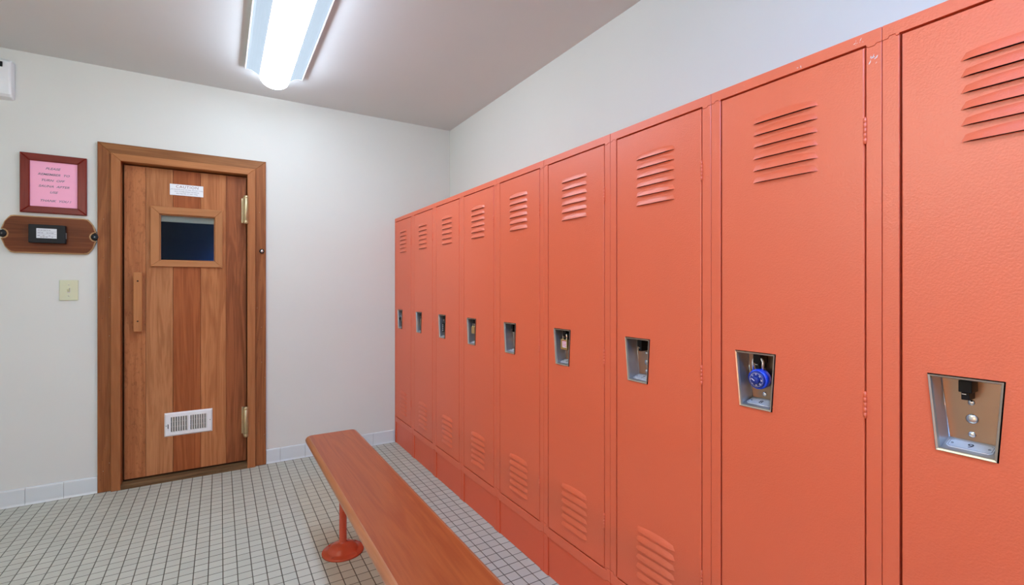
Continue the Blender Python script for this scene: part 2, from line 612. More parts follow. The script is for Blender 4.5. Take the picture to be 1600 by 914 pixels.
def baseboard(x0, x1, joints):
    mb = MB()
    mb.box(x0, x1, WB - 0.006, WB - 0.0005, 0.0, 0.0865, M['grout'])
    xs = [x0] + [j for j in joints if x0 < j < x1] + [x1]
    for a, b in zip(xs, xs[1:]):
        a2, b2 = a + 0.0009, b - 0.0009
        y = WB - 0.0005
        prof = [(y, 0.0), (y - 0.0135, 0.0), (y - 0.0125, 0.003), (y - 0.0105, 0.007), (y - 0.0095, 0.012),
                (y - 0.0095, 0.083), (y - 0.0085, 0.087), (y - 0.006, 0.0895), (y, 0.0905)]
        mb.prism(prof, 'x', a2, b2, M['base_tile'])
    return mb


bt = [-1.633, -1.481, -1.329, -1.178, -1.026, -0.874, -0.723]
o = baseboard(WL + 0.001, -0.5825, bt).build('baseboard_left')
struct(o, 'grey glazed tile baseboard left of the wooden door', 'baseboard')
o = baseboard(0.2545, 1.105, [0.337, 0.489, 0.641, 0.793, 0.945, 1.097]).build('baseboard_right')
struct(o, 'grey glazed tile baseboard between wooden door and lockers', 'baseboard')

# the dark sauna room behind the door
mb = MB()
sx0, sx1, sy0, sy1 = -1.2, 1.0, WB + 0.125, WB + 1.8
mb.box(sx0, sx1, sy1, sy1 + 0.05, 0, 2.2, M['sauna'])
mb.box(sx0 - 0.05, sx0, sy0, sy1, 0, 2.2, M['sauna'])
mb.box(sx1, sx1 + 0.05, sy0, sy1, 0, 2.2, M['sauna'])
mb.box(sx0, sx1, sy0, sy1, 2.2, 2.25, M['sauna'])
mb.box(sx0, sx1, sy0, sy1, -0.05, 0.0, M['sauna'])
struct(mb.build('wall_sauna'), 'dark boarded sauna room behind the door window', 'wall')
sl = bpy.data.lights.new('sauna_tint_light', 'POINT')  # unseen blue light added to tint the door window
sl.energy = 4.5
sl.color = (0.03, 0.16, 1.0)
sl.shadow_soft_size = 0.02
so = bpy.data.objects.new('sauna_tint_light', sl)
so.location = (0.05, WB + 1.64, 1.33)
COL.objects.link(so)

# casing of the door (outer boards, mitred) and the inner stop boards
mb = MB()
ox0, ox1, oz = -0.582, 0.253, 1.955
ix0, ix1, iz = -0.522, 0.192, 1.897
y0, y1 = WB - 0.018, WB - 0.0003
mb.prism([(ox0, 0), (ix0, 0), (ix0, iz), (ox0, oz)], 'y', y0, y1, M['trim_v'], 0.002)
mb.prism([(ix1, 0), (ox1, 0), (ox1, oz), (ix1, iz)], 'y', y0, y1, M['trim_v'], 0.002)
mb.prism([(ox0, oz), (ix0, iz), (ix1, iz), (ox1, oz)], 'y', y0, y1, M['trim_h'], 0.002)
# a scatter of filled nail heads and chips
for k in range(26):
    px = random.choice([random.uniform(ox0 + .008, ix0 - .006), random.uniform(ix1 + .01, ox1 - .006)])
    pz = random.uniform(0.05, 1.85)
    mb.lathe([(0.0016, 0), (0.0012, 0.0006), (0, 0.0007)], random.choice([M['dark'], M['sauna_rail']]),
             Matrix.Translation((px, y0 - 0.0001, pz)) @ Matrix.Rotation(PI / 2, 4, 'X'), 8)
struct(mb.build('trim_1'), 'wide mitred cedar casing around the sauna door', 'door casing')
mb = MB()
jx0, jx1, jz = -0.479, 0.147, 1.857
y0, y1 = WB - 0.036, WB + 0.115
mb.prism([(ix0, 0), (jx0, 0), (jx0, jz), (ix0, iz)], 'y', y0, WB - 0.0185, M['jamb_v'], 0.0025)
mb.prism([(jx1, 0), (ix1, 0), (ix1, iz), (jx1, jz)], 'y', y0, WB - 0.0185, M['jamb_v'], 0.0025)
mb.prism([(ix0, iz), (jx0, jz), (jx1, jz), (ix1, iz)], 'y', y0, WB - 0.0185, M['jamb_h'], 0.0025)
mb.box(-0.4995, jx0 - 0.0003, WB - 0.0184, y1, 0.0, iz - 0.018, M['jamb_v'])
mb.box(jx1 + 0.0003, 0.1655, WB - 0.0184, y1, 0.0, iz - 0.018, M['jamb_v'])
mb.box(jx0, jx1, WB - 0.0184, y1, jz + 0.0003, iz - 0.018, M['jamb_h'])
mb.box(jx0 - 0.0005, -0.450, WB + 0.0665, y1, 0.028, jz + 0.001, M['jamb_v'])         # strips added behind the leaf to block sauna light leaks
mb.box(0.120, jx1 + 0.0005, WB + 0.0665, y1, 0.028, jz + 0.001, M['jamb_v'])
mb.box(-0.450, 0.120, WB + 0.0665, y1, 1.830, jz + 0.001, M['jamb_h'])
struct(mb.build('trim_2'), 'inner cedar stop boards of the sauna door frame', 'door frame')
mb = MB()
mb.prism([(WB - 0.033, 0.0), (WB - 0.033, 0.020), (WB - 0.029, 0.0245), (WB + 0.02, 0.027), (WB + 0.115, 0.027), (WB + 0.115, 0.0)],
         'x', jx0 + 0.0005, jx1 - 0.0005, M['sill'])
struct(mb.build('trim_3'), 'worn wooden threshold under the sauna door', 'threshold')

# ------------------------------------------------------------------ the cedar door
door = empty('door_1', (-0.1665, WB + 0.02, 0.0))
struct(door, 'closed cedar plank sauna door with small window and white vent', 'door')


def dl(x):            # world x -> door x
    return x + 0.1665


px = [-0.4705, -0.371, -0.241, -0.102, 0.031, 0.1425]
hx0, hx1, hz0, hz1 = -0.318, -0.016, 1.290, 1.590       # window hole
lz0, lz1 = 0.038, 1.847
mb = MB()
for i in range(5):
    a, b = px[i] + 0.0008, px[i + 1] - 0.0008
    mt = M['planks'][i]
    cuts = sorted({a, b, min(max(hx0, a), b), min(max(hx1, a), b)})
    for c, d in zip(cuts, cuts[1:]):
        mid = (c + d) / 2
        if hx0 < mid < hx1:
            mb.box(dl(c), dl(d), 0, 0.022, lz0, hz0, mt)
            mb.box(dl(c), dl(d), 0, 0.022, hz1, lz1, mt)
        else:
            mb.box(dl(c), dl(d), 0, 0.022, lz0, lz1, mt)
bk = M['planks'][4]
mb.box(dl(px[0]), dl(px[5]), 0.0221, 0.045, lz0, hz0, bk)
mb.box(dl(px[0]), dl(px[5]), 0.0221, 0.045, hz1, lz1, bk)
mb.box(dl(px[0]), dl(hx0), 0.0221, 0.045, hz0, hz1, bk)
mb.box(dl(hx1), dl(px[5]), 0.0221, 0.045, hz0, hz1, bk)
leaf = mb.build('door_leaf', door)

# window trim on the leaf
mb = MB()
wx0, wx1, wz0, wz1 = -0.349, 0.013, 1.267, 1.623
vx0, vx1, vz0, vz1 = -0.306, -0.027, 1.302, 1.579
f0, f1 = -0.014, -0.0003
mb.prism([(dl(wx0), wz0), (dl(vx0), vz0), (dl(vx0), vz1), (dl(wx0), wz1)], 'y', f0, f1, M['win_v'], 0.002)
mb.prism([(dl(vx1), vz0), (dl(wx1), wz0), (dl(wx1), wz1), (dl(vx1), vz1)], 'y', f0, f1, M['win_v'], 0.002)
mb.prism([(dl(wx0), wz1), (dl(vx0), vz1), (dl(vx1), vz1), (dl(wx1), wz1)], 'y', f0, f1, M['win_h'], 0.002)
mb.prism([(dl(wx0), wz0), (dl(vx0), vz0), (dl(vx1), vz0), (dl(wx1), wz0)], 'y', f0, f1, M['win_h'], 0.002)
wf = mb.build('window_frame', door)
mb = MB()                                   # narrow glazing bead
bw = 0.006
y_a, y_b = 0.001, 0.008
mb.box(dl(hx0) + .0003, dl(vx0) + bw, y_a, y_b, hz0 + .0003, hz1 - .0003, M['win_v'])
mb.box(dl(vx1) - bw, dl(hx1) - .0003, y_a, y_b, hz0 + .0003, hz1 - .0003, M['win_v'])
mb.box(dl(vx0) + bw, dl(vx1) - bw, y_a, y_b, vz1 - bw, hz1 - .0003, M['win_h'])
mb.box(dl(vx0) + bw, dl(vx1) - bw, y_a, y_b, hz0 + .0003, vz0 + bw, M['win_h'])
mb.build('glazing_bead', wf)
mb = MB()
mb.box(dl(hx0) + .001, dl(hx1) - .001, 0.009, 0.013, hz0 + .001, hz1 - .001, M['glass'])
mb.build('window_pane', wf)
mb = MB()
mb.box(dl(vx0) - 0.008, dl(vx1) + 0.008, 0.016, 0.030, 1.537, hz1 - 0.0005, M['sauna_rail'], 0.002)
o = mb.build('head_rail', wf)
o['label'] = 'pale rail behind the top of the door window'

# pull handle: a wooden bar on two blocks, with screw heads
mb = MB()
mb.box(dl(-0.4245), dl(-0.3835), -0.042, -0.020, 0.888, 1.230, M['handle'], 0.004)
mb.box(dl(-0.420), dl(-0.388), -0.0205, -0.0003, 0.895, 0.955, M['handle'])
mb.box(dl(-0.420), dl(-0.388), -0.0205, -0.0003, 1.165, 1.225, M['handle'])
for z in (0.949, 1.180):
    mb.lathe([(0.0045, 0), (0.0045, 0.0006), (0, 0.0007)], M['dark'],
             Matrix.Translation((dl(-0.404), -0.0419, z)) @ Matrix.Rotation(PI / 2, 4, 'X'), 12)
o = mb.build('pull_handle', door)
o['label'] = 'vertical wooden bar handle on the left of the door'

# caution sign with its lettering and two pins
mb = MB()
mb.box(dl(-0.2565), dl(-0.0885), -0.0035, -0.0003, 1.6975, 1.764, M['white'], 0.001)
cs = mb.build('caution_sign', door)
mb = MB()
mb.mesh(text_data('CAUTION', 0.0225, spacing=1.18), M['text_brown'],
        Matrix.Translation((dl(-0.170), -0.0038, 1.7490)) @ WALLTEXT)
for z, t, s in ((1.7325, 'TO REDUCE RISK OF FIRE, DO NOT PUT', 0.0083), (1.7205, 'ANY COMBUSTIBLE MATERIAL', 0.0088),
                (1.7085, 'ON HEATER AT ANY TIME', 0.0088)):
    mb.mesh(text_data(t, s, spacing=1.05), M['text_grey'], Matrix.Translation((dl(-0.172), -0.0038, z)) @ WALLTEXT)
for x in (-0.2515, -0.0935):
    mb.lathe([(0.0017, 0), (0.0012, 0.0008), (0, 0.001)], M['lock_grey'],
             Matrix.Translation((dl(x), -0.0034, 1.731)) @ Matrix.Rotation(PI / 2, 4, 'X'), 10)
mb.build('lettering', cs)

# white wall register low on the door
rx0, rx1, rz0, rz1 = -0.283, -0.041, 0.2535, 0.394
mb = MB()


def ring_y(mb, o, i, yo, yi, mat):
    """rectangular ring between two rectangles o,i = (x0,x1,z0,z1) at depths yo, yi"""
    co = [(o[0], yo, o[2]), (o[1], yo, o[2]), (o[1], yo, o[3]), (o[0], yo, o[3])]
    ci = [(i[0], yi, i[2]), (i[1], yi, i[2]), (i[1], yi, i[3]), (i[0], yi, i[3])]
    for k in range(4):
        k2 = (k + 1) % 4
        mb.face([co[k], co[k2], ci[k2], ci[k]], mat)


R = (dl(rx0), dl(rx1), rz0, rz1)
R1 = (R[0] + .007, R[1] - .007, R[2] + .007, R[3] - .007)
gx0, gx1, gz0, gz1 = dl(-0.251), dl(-0.070), 0.280, 0.368
gm = dl(-0.160)
ring_y(mb, R, R1, -0.0005, -0.0075, M['white_metal'])
ring_y(mb, R1, (gx0, gx1, gz0, gz1), -0.0075, -0.0080, M['white_metal'])
mb.box(gm - 0.006, gm + 0.006, -0.0080, -0.004, gz0 - 0.001, gz1 + 0.001, M['white_metal'])
mb.box(R[0], R[1], -0.0006, -0.0003, R[2], R[3], M['white_metal'])
vent = mb.build('vent_register', door)
vent['label'] = 'white metal vent register low on the door'
mb = MB()
mb.box(gx0, gx1, -0.0012, -0.0008, gz0, gz1, M['dark'])
for a, b in ((gx0, gm - 0.006), (gm + 0.006, gx1)):
    p = (b - a) / 7
    for k in range(7):
        xa = a + k * p + p * 0.42
        mb.face([(xa, -0.0074, gz0), (xa + p * 0.60, -0.0060, gz0), (xa + p * 0.60, -0.0060, gz1), (xa, -0.0074, gz1)], M['grille'])
        mb.face([(xa, -0.0074, gz0), (xa, -0.0074, gz1), (xa - 0.002, -0.0016, gz1), (xa - 0.002, -0.0016, gz0)], M['grille'])
    for z in (0.309, 0.339):
        mb.box(a, b, -0.0030, -0.0018, z - 0.001, z + 0.001, M['grille'])
mb.build('louver_grille', vent, recalc=False)
mb = MB()
mb.box(dl(-0.2665), dl(-0.2625), -0.0088, -0.0076, 0.300, 0.328, M['dark'])
mb.box(dl(-0.2665), dl(-0.2620), -0.0150, -0.0086, 0.292, 0.302, M['white_metal'], 0.0015)
mb.build('damper_lever', vent)
for x, z in ((-0.2735, 0.319), (-0.053, 0.327)):
    mb = MB()
    mb.lathe([(0.003, 0), (0.0024, 0.0012), (0, 0.0016)], M['lock_grey'],
             Matrix.Translation((dl(x), -0.0078, z)) @ Matrix.Rotation(PI / 2, 4, 'X'), 12)
    mb.build('screw', vent)

# two brass hinges
for z0, z1 in ((1.545, 1.722), (0.203, 0.392)):
    mb = MB()
    xb = dl(0.1385)
    mb.lathe([(0.0110, z0), (0.0135, z0 + .004), (0.0135, z0 + .016), (0.0115, z0 + .020), (0.0135, z0 + .022), (0.0135, z1 - .020),
              (0.0115, z1 - .018), (0.0138, z1 - .014), (0.0138, z1 - .003), (0.010, z1)],
             M['brass'], Matrix.Translation((xb, -0.0605, 0)), 20)
    mb.box(xb - 0.022, xb - 0.010, -0.0030, -0.0005, z0 + .010, z1 - .010, M['brass'])
    mb.box(xb - 0.0145, xb - 0.0125, -0.062, -0.002, z0 + .010, z1 - .010, M['brass'])
    h = mb.build('hinge', door)

# bolt head on the right casing
mb = MB()
rt = Matrix.Translation((0.2285, WB - 0.0183, 1.3765)) @ Matrix.Rotation(PI / 2, 4, 'X')
mb.lathe([(0.0155, 0), (0.0155, 0.006), (0.012, 0.009), (0.009, 0.009)], M['black'], rt, 6, False)
pb = mb.build('push_button')
mb = MB()
mb.lathe([(0.0085, 0.0085), (0.0085, 0.011), (0.006, 0.0135), (0, 0.0145)], M['chrome'], rt, 20)
o = mb.build('button_cap', pb)
o['label'] = 'bright round centre'
tag(pb, 'small black hexagonal button with bright centre on the right door casing', 'button')

# ------------------------------------------------------------------ things on the back wall
# framed pink notice
fr = empty('picture_frame', (-0.760, WB, 1.5385))
tag(fr, 'dark red wooden frame holding a pink sauna notice', 'picture frame')
fx, fz = 0.1325, 0.314
ax0, ax1, az0, az1 = -0.0955, 0.0945, 0.035, 0.276
mb = MB()
for poly, mt in (([(-fx, 0), (ax0, az0), (ax0, az1), (-fx, fz)], 'mahogany_v'), ([(ax1, az0), (fx, 0), (fx, fz), (ax1, az1)], 'mahogany_v'),
                 ([(-fx, fz), (ax0, az1), (ax1, az1), (fx, fz)], 'mahogany'), ([(-fx, 0), (ax0, az0), (ax1, az0), (fx, 0)], 'mahogany')):
    mb.prism(poly, 'y', -0.019, -0.0005, M[mt], 0.0035)
mb.build('frame_moulding', fr)
mb = MB()
mb.box(ax0 - .004, ax1 + .004, -0.0085, -0.0035, az0 - .004, az1 + .004, M['pink'])
pp = mb.build('notice_paper', fr)
pp['label'] = 'pink paper notice with italic capitals'
mb = MB()
for z, t, x in ((0.2395, 'PLEASE', -0.007), (0.2080, 'REMEMBER  TO', -0.003), (0.1765, 'TURN  OFF', -0.008), (0.1450, 'SAUNA  AFTER', -0.002),
                (0.1135, 'USE', -0.004), (0.0675, 'THANK  YOU !', 0.003)):
    mb.mesh(text_data(t, 0.0162, shear=0.35, spacing=1.02, width=1.12, bold=0.0003), M['text_grey'],
            Matrix.Translation((x, -0.0088, z)) @ WALLTEXT)
mb.build('lettering', pp)

# wooden plaque with black control box
pq = empty('wooden_plaque', (-0.775, WB, 1.324))
tag(pq, 'brown wooden plaque carrying a black box below the framed notice', 'plaque')


def plaque_outline(k):
    hw, tw, h = 0.187 - k, 0.149 - k * 0.6, 0.197
    zc = h / 2
    pts = []
    rr = 0.0240 + k * 0.6
    # right notch
    right = [(tw - 0.010, k), (tw + 0.004, k + 0.003), (tw + 0.013, 0.014 + k * .6), (tw + 0.026, 0.034 + k * .3), (hw - 0.002, zc - 0.034)]
    for a in range(7):
        t = -PI / 2 - a / 6 * PI
        right.append((hw + 0.002 + rr * math.cos(t) * 0.9, zc + rr * math.sin(t)))
    right += [(hw - 0.002, zc + 0.034), (tw + 0.026, h - 0.034 - k * .3), (tw + 0.013, h - 0.014 - k * .6), (tw + 0.004, h - k - 0.003), (tw - 0.010, h - k)]
    left = [(-x, z) for x, z in right[::-1]]
    return right + left


mb = MB()
mb.prism(plaque_outline(0.0), 'y', -0.016, -0.0005, M['plaque_edge'], 0.003)
mb.build('board', pq)
mb = MB()
mb.prism(plaque_outline(0.006), 'y', -0.0172, -0.0161, M['plaque'], 0.0005)
o = mb.build('veneer', pq)
o['label'] = 'dark reddish brown face of the plaque'
for x in (-0.183, 0.182):
    mb = MB()
    mb.lathe([(0.017, 0.0005), (0.0185, 0.006), (0.0185, 0.014), (0.014, 0.021), (0.006, 0.0225), (0.005, 0.0215), (0, 0.0215)], M['black'],
             Matrix.Translation((x, 0, 0.0985)) @ Matrix.Rotation(PI / 2, 4, 'X'), 24)
    mb.lathe([(0.004, 0.0216), (0.003, 0.0232), (0, 0.0235)], M['lock_grey'],
             Matrix.Translation((x, 0, 0.0985)) @ Matrix.Rotation(PI / 2, 4, 'X'), 12)
    mb.build('knob', pq)
mb = MB()
mb.box(-0.0775, 0.0665, -0.049, -0.0174, 0.054, 0.150, M['black'], 0.003)
mb.box(0.0666, 0.0685, -0.040, -0.025, 0.080, 0.112, M['lock_grey'])
bx = mb.build('control_box', pq)
bx['label'] = 'black plastic box with a silver label'
mb = MB()
mb.box(-0.046, 0.033, -0.0500, -0.0491, 0.0785, 0.1295, M['label'])
for z, n in ((0.1205, 5), (0.1065, 6), (0.0925, 6), (0.0845, 6)):
    x = -0.042
    for k in range(n):
        w = random.uniform(0.004, 0.012)
        if random.random() < 0.75:
            mb.box(x, x + w, -0.0503, -0.0501, z - 0.0012, z + 0.0012, M['text_grey'])
        x += w + 0.0025
for z in (0.1135, 0.1005, 0.0885):
    mb.box(-0.044, 0.031, -0.0503, -0.0501, z - 0.0004, z + 0.0004, M['text_grey'])
mb.build('label_plate', bx)

# light switch
sw = empty('light_switch', (-0.703, WB, 1.072))
tag(sw, 'ivory toggle light switch on the wall left of the door', 'light switch')
mb = MB()
mb.box(-0.039, 0.039, -0.006, -0.0005, 0.0, 0.111, M['ivory'], 0.0028, 3)
mb.build('switch_plate', sw)
mb = MB()
mb.box(-0.006, 0.006, -0.0072, -0.0061, 0.041, 0.070, M['grille'])
mb.prism([(-0.0073, 0.046), (-0.0073, 0.064), (-0.022, 0.070), (-0.0225, 0.062)], 'x', -0.0042, 0.0042, M['ivory'])
mb.build('toggle', sw)
for z in (0.026, 0.085):
    mb = MB()
    mb.lathe([(0.0033, 0), (0.0026, 0.0012), (0, 0.0016)], M['grille'],
             Matrix.Translation((0, -0.006, z)) @ Matrix.Rotation(PI / 2, 4, 'X'), 12)
    mb.build('screw', sw)

# white device high on the left
dv = empty('dispenser_box', (-1.010, WB, 2.115))
tag(dv, 'white plastic wall box with dark display window near the ceiling', 'wall device')
mb = MB()
prof = [(-0.0005, 0.0), (-0.040, 0.006), (-0.052, 0.018), (-0.060, 0.090), (-0.060, 0.150), (-0.052, 0.185), (-0.040, 0.196), (-0.0005, 0.199)]
b2 = bmesh.new()
ya = [b2.verts.new((-0.096, y, z)) for y, z in prof]
yb = [b2.verts.new((0.096, y, z)) for y, z in prof]
b2.faces.new(ya); b2.faces.new(yb[::-1])
for k in range(len(prof)):
    k2 = (k + 1) % len(prof)
    b2.faces.new((ya[k], yb[k], yb[k2], ya[k2]))
bmesh.ops.recalc_face_normals(b2, faces=b2.faces)
ed = [e for e in b2.edges if all(abs(abs(v.co.x) - 0.096) < 1e-6 for v in e.verts) and abs(e.verts[0].co.x - e.verts[1].co.x) < 1e-6
      and min(v.co.y for v in e.verts) < -0.01]
bmesh.ops.bevel(b2, geom=ed, offset=0.010, segments=3, profile=0.5, affect='EDGES')
mb.merge(b2, M['white'])
mb.build('cover', dv)
mb = MB()
mb.box(-0.070, 0.066, -0.0625, -0.0590, 0.150, 0.176, M['black'], 0.001)
dsp = mb.build('display', dv)
mb = MB()
mb.box(0.030, 0.054, -0.0632, -0.0626, 0.154, 0.172, M['lcd'])
mb.build('readout', dsp)

# ------------------------------------------------------------------ ceiling fixtures


def ceiling_light(x, y0, y1, core, label):
    cl = empty('ceiling_light', (x, (y0 + y1) / 2, CZ))
    tag(cl, label, 'ceiling light')
    hy = (y1 - y0) / 2
    mb = MB()                                     # white pan against the ceiling, with turned edges
    mb.box(-0.144, 0.144, -hy, hy, -0.010, -0.0005, M['white_metal'])
    for s in (-1, 1):
        xs = sorted((s * 0.150, s * 0.1445))
        mb.box(xs[0], xs[1], -hy - 0.001, hy + 0.001, -0.019, -0.0005, M['white_metal'], 0.001)
    mb.build('housing', cl)
    # lens section: two shallow hollow wings and a deep round lobe
    wing_l = [(-0.1435, -0.0185)] + [(-0.1435 + 0.066 * t, -0.0165 - 0.0255 * t ** 2.0) for t in (0.15, 0.35, 0.55, 0.75, 0.9, 1.0)]
    lobe = []
    for k in range(17):
        a = PI + PI * k / 16
        lobe.append((0.0755 * math.cos(a), -0.042 + 0.060 * math.sin(a)))
    wing_r = [(-u, v) for u, v in wing_l[::-1]]
    mb = MB()
    th = 0.003
    for prof in (wing_l, wing_r):
        for (u0, v0), (u1, v1) in zip(prof, prof[1:]):
            mb.face([(u0, -hy + .002, v0), (u1, -hy + .002, v1), (u1, hy - .002, v1), (u0, hy - .002, v0)], M['lens_wing'], True)
    w = mb.build('lens_wing', cl, recalc=False)
    mb = MB()
    for (u0, v0), (u1, v1) in zip(lobe, lobe[1:]):
        mb.face([(u0, -hy, v0), (u1, -hy, v1), (u1, hy, v1), (u0, hy, v0)], core, True)
    for s in (-hy, hy):
        mb.face([(u, s, v) for u, v in lobe], core)
    mb.build('diffuser', cl)
    for s in (-1, 1):                             # moulded end rims, one to each hollow wing
        for wing, side in ((wing_l, -1), (wing_r, 1)):
            mb = MB()
            ya, yb = sorted((s * (hy - 0.002), s * (hy + 0.004)))
            inner = side * 0.0765
            poly = [(u, v - 0.002) for u, v in wing]
            poly += [(inner, -0.0105), (side * 0.1435, -0.0105)] if side < 0 else [(0.1435, -0.0105), (inner, -0.0105)]
            mb.prism(poly, 'y', ya if s < 0 else yb, yb if s < 0 else ya, M['white'])
            mb.build('end_cap', cl)
    return cl


ceiling_light(0.2665, 1.83, 3.05, M['lens_core'], 'white wraparound fluorescent ceiling light near the back wall')
rear = ceiling_light(0.2665, -1.10, 0.12, M['rear_fill'], 'added unseen wraparound light behind the camera that brightens the room')  # unseen fixture, added for overall brightness

# unseen globe lamp added to brighten the room, sited from a locker highlight
gl = empty('fill_globe', (-1.15, 0.90, CZ))
tag(gl, 'added unseen globe lamp hanging at left to brighten the room', 'added lamp')
mb = MB()
mb.lathe([(0.06, -0.0005), (0.06, -0.015), (0.02, -0.035), (0.006, -0.040)], M['brass'], None, 24)
mb.build('ceiling_rose', gl)
mb = MB()
mb.lathe([(0.006, -0.0395), (0.006, -0.30)], M['brass'], None, 12)
mb.lathe([(0.035, -0.28), (0.045, -0.30), (0.045, -0.335)], M['brass'], None, 24)
mb.build('stem', gl)
mb = MB()
gr = 0.105
mb.lathe([(gr * math.sin(PI * k / 16) if 0 < k < 16 else 0, -0.43 + gr * math.cos(PI * k / 16)) for k in range(17)], M['globe'], None, 24)
mb.build('globe', gl)

wl = empty('low_fill_lamp', (WL, 0.05, 0.80))  # unseen lamp added to throw warm light on the lower walls
tag(wl, 'added unseen low globe on the left wall that warms the lower room', 'wall lamp')
toX = Matrix.Rotation(PI / 2, 4, 'Y')
mb = MB()
mb.lathe([(0.06, 0.0005), (0.06, 0.015), (0.03, 0.03), (0.03, 0.06)], M['brass'], toX, 24)
mb.build('lamp_base', wl)
mb = MB()
mb.lathe([(gr * math.sin(PI * k / 16) if 0 < k < 16 else 0, 0.155 - gr * math.cos(PI * k / 16)) for k in range(17)], M['low_fill'], toX, 24)
mb.build('globe', wl)

# ------------------------------------------------------------------ the lockers
# local space of a locker: x = depth (0 at the front, + into the locker), y = -w (w runs right along the front), z up
W = LP


def q(w, z, d=0.0):
    return (d, -w, z)


def wpoly(pts):           # (w, z) list -> (y, z) for prism on plane 'x'
    return [(-w, z) for w, z in pts]


DW0, DW1, DZ0, DZT = 0.0322, 0.3527, 0.1955, 1.6235      # door leaf
DF = -0.001                                              # its front plane
CUP = dict(tl=(0.0705, 0.985), tr=(0.1735, 0.985), br=(0.1650, 0.8475), bl=(0.0825, 0.8475))
LOUV_W0, LOUV_W1 = 0.1165, 0.2660
LOUV_Z = [1.536 - 0.0284 * k for k in range(6)] + [0.3890 - 0.0284 * k for k in range(6)]


def build_carcass(root):
    mb = MB()
    t = 0.0012
    D0, D1 = 0.0165, 0.440
    mt = M['orange']
    mb.box(D0, D1, -0.0008 - t, -0.0008, 0.0, LH - 0.0005, mt)
    mb.box(D0, D1, -W + 0.0008, -W + 0.0008 + t, 0.0, LH - 0.0005, mt)
    mb.box(D1 - t, D1, -W + 0.002, -0.002, 0.0, LH - 0.001, mt)
    mb.box(0.0003, D1, -W + 0.0008, -0.0008, LH - 0.0005, LH + 0.0008, mt)
    mb.box(D0, D1, -W + 0.002, -0.002, 0.155, 0.1565, mt)
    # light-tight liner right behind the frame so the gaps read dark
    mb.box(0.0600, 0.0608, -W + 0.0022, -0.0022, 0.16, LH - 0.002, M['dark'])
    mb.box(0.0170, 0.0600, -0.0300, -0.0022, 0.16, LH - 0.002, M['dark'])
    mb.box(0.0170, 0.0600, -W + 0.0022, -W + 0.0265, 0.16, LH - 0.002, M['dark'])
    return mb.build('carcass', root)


def build_frame(root):
    mb = MB()
    mt = M['orange']
    e, ch = 0.0006, 0.0009
    s0, s1 = 0.0280, W - 0.0270
    zt, zb = 1.6280, 0.1900
    g = 0.0006
    # top rail, its lower corners stepped where it laps the stiles
    mb.prism(wpoly([(e, LH), (W - e, LH), (W - e, zt - 0.0030), (W - 0.010, zt - 0.0030), (W - 0.0125, zt - 0.0065), (W - 0.0235, zt - 0.0065),
                    (s1, zt - 0.0025), (s1, zt), (s0, zt), (s0, zt - 0.0025), (0.0235, zt - 0.0030), (0.0215, zt + 0.0015), (0.0120, zt + 0.0015),
                    (0.0095, zt - 0.0030), (e, zt - 0.0030)]), 'x', 0.0, 0.016, mt, ch * 0.5)
    # stiles
    mb.prism(wpoly([(e, zb + 0.012), (e, zt - 0.0030 - g), (0.0095, zt - 0.0030 - g), (0.0120, zt + 0.0015 - g), (0.0215, zt + 0.0015 - g),
                    (0.0235, zt - 0.0030 - g), (s0, zt - 0.0030 - g), (s0, zb + 0.004), (0.0180, zb + 0.004), (0.0150, zb + 0.012)]),
             'x', 0.0, 0.016, mt, ch)
    mb.prism(wpoly([(W - e, zb + 0.012), (W - e, zt - 0.0030 - g), (W - 0.010, zt - 0.0030 - g), (W - 0.0125, zt - 0.0065 - g),
                    (W - 0.0235, zt - 0.0065 - g), (s1, zt - 0.0030 - g), (s1, zb + 0.004), (W - 0.0180, zb + 0.004), (W - 0.0150, zb + 0.012)]),
             'x', 0.0, 0.016, mt, ch)
    # sill rail under the door
    mb.prism(wpoly([(e, 0.1600), (e, zb + 0.0114), (0.0145, zb + 0.0114), (0.0175, zb + 0.0034), (s0 + .002, zb + 0.0034), (s0 + 0.006, zb),
                    (s1 - 0.006, zb), (s1 - .002, zb + 0.0034), (W - 0.0175, zb + 0.0034), (W - 0.0145, zb + 0.0114), (W - e, zb + 0.0114),
                    (W - e, 0.1600), (W - 0.016, 0.1600), (W - 0.024, 0.1545), (0.024, 0.1545), (0.016, 0.1600)]), 'x', -0.0006, 0.016, mt, ch)
    fo = mb.build('door_frame', root)
    mb = MB()
    mb.prism(wpoly([(e, 0.0), (e, 0.1594), (0.0155, 0.1594), (0.0235, 0.1540), (0.0270, 0.1540), (0.0270, 0.0)]), 'x', 0.0, 0.016, M['orange_base'], ch)
    mb.prism(wpoly([(W - e, 0.0), (W - e, 0.1594), (W - 0.0155, 0.1594), (W - 0.0235, 0.1540), (W - 0.0270, 0.1540), (W - 0.0270, 0.0)]),
             'x', 0.0, 0.016, M['orange_base'], ch)
    mb.prism(wpoly([(0.0280, 0.0), (W - 0.0280, 0.0), (W - 0.0280, 0.1536), (0.0280, 0.1536)]), 'x', 0.0040, 0.016, M['orange_base'], ch)
    mb.build('base_panel', root)
    return fo


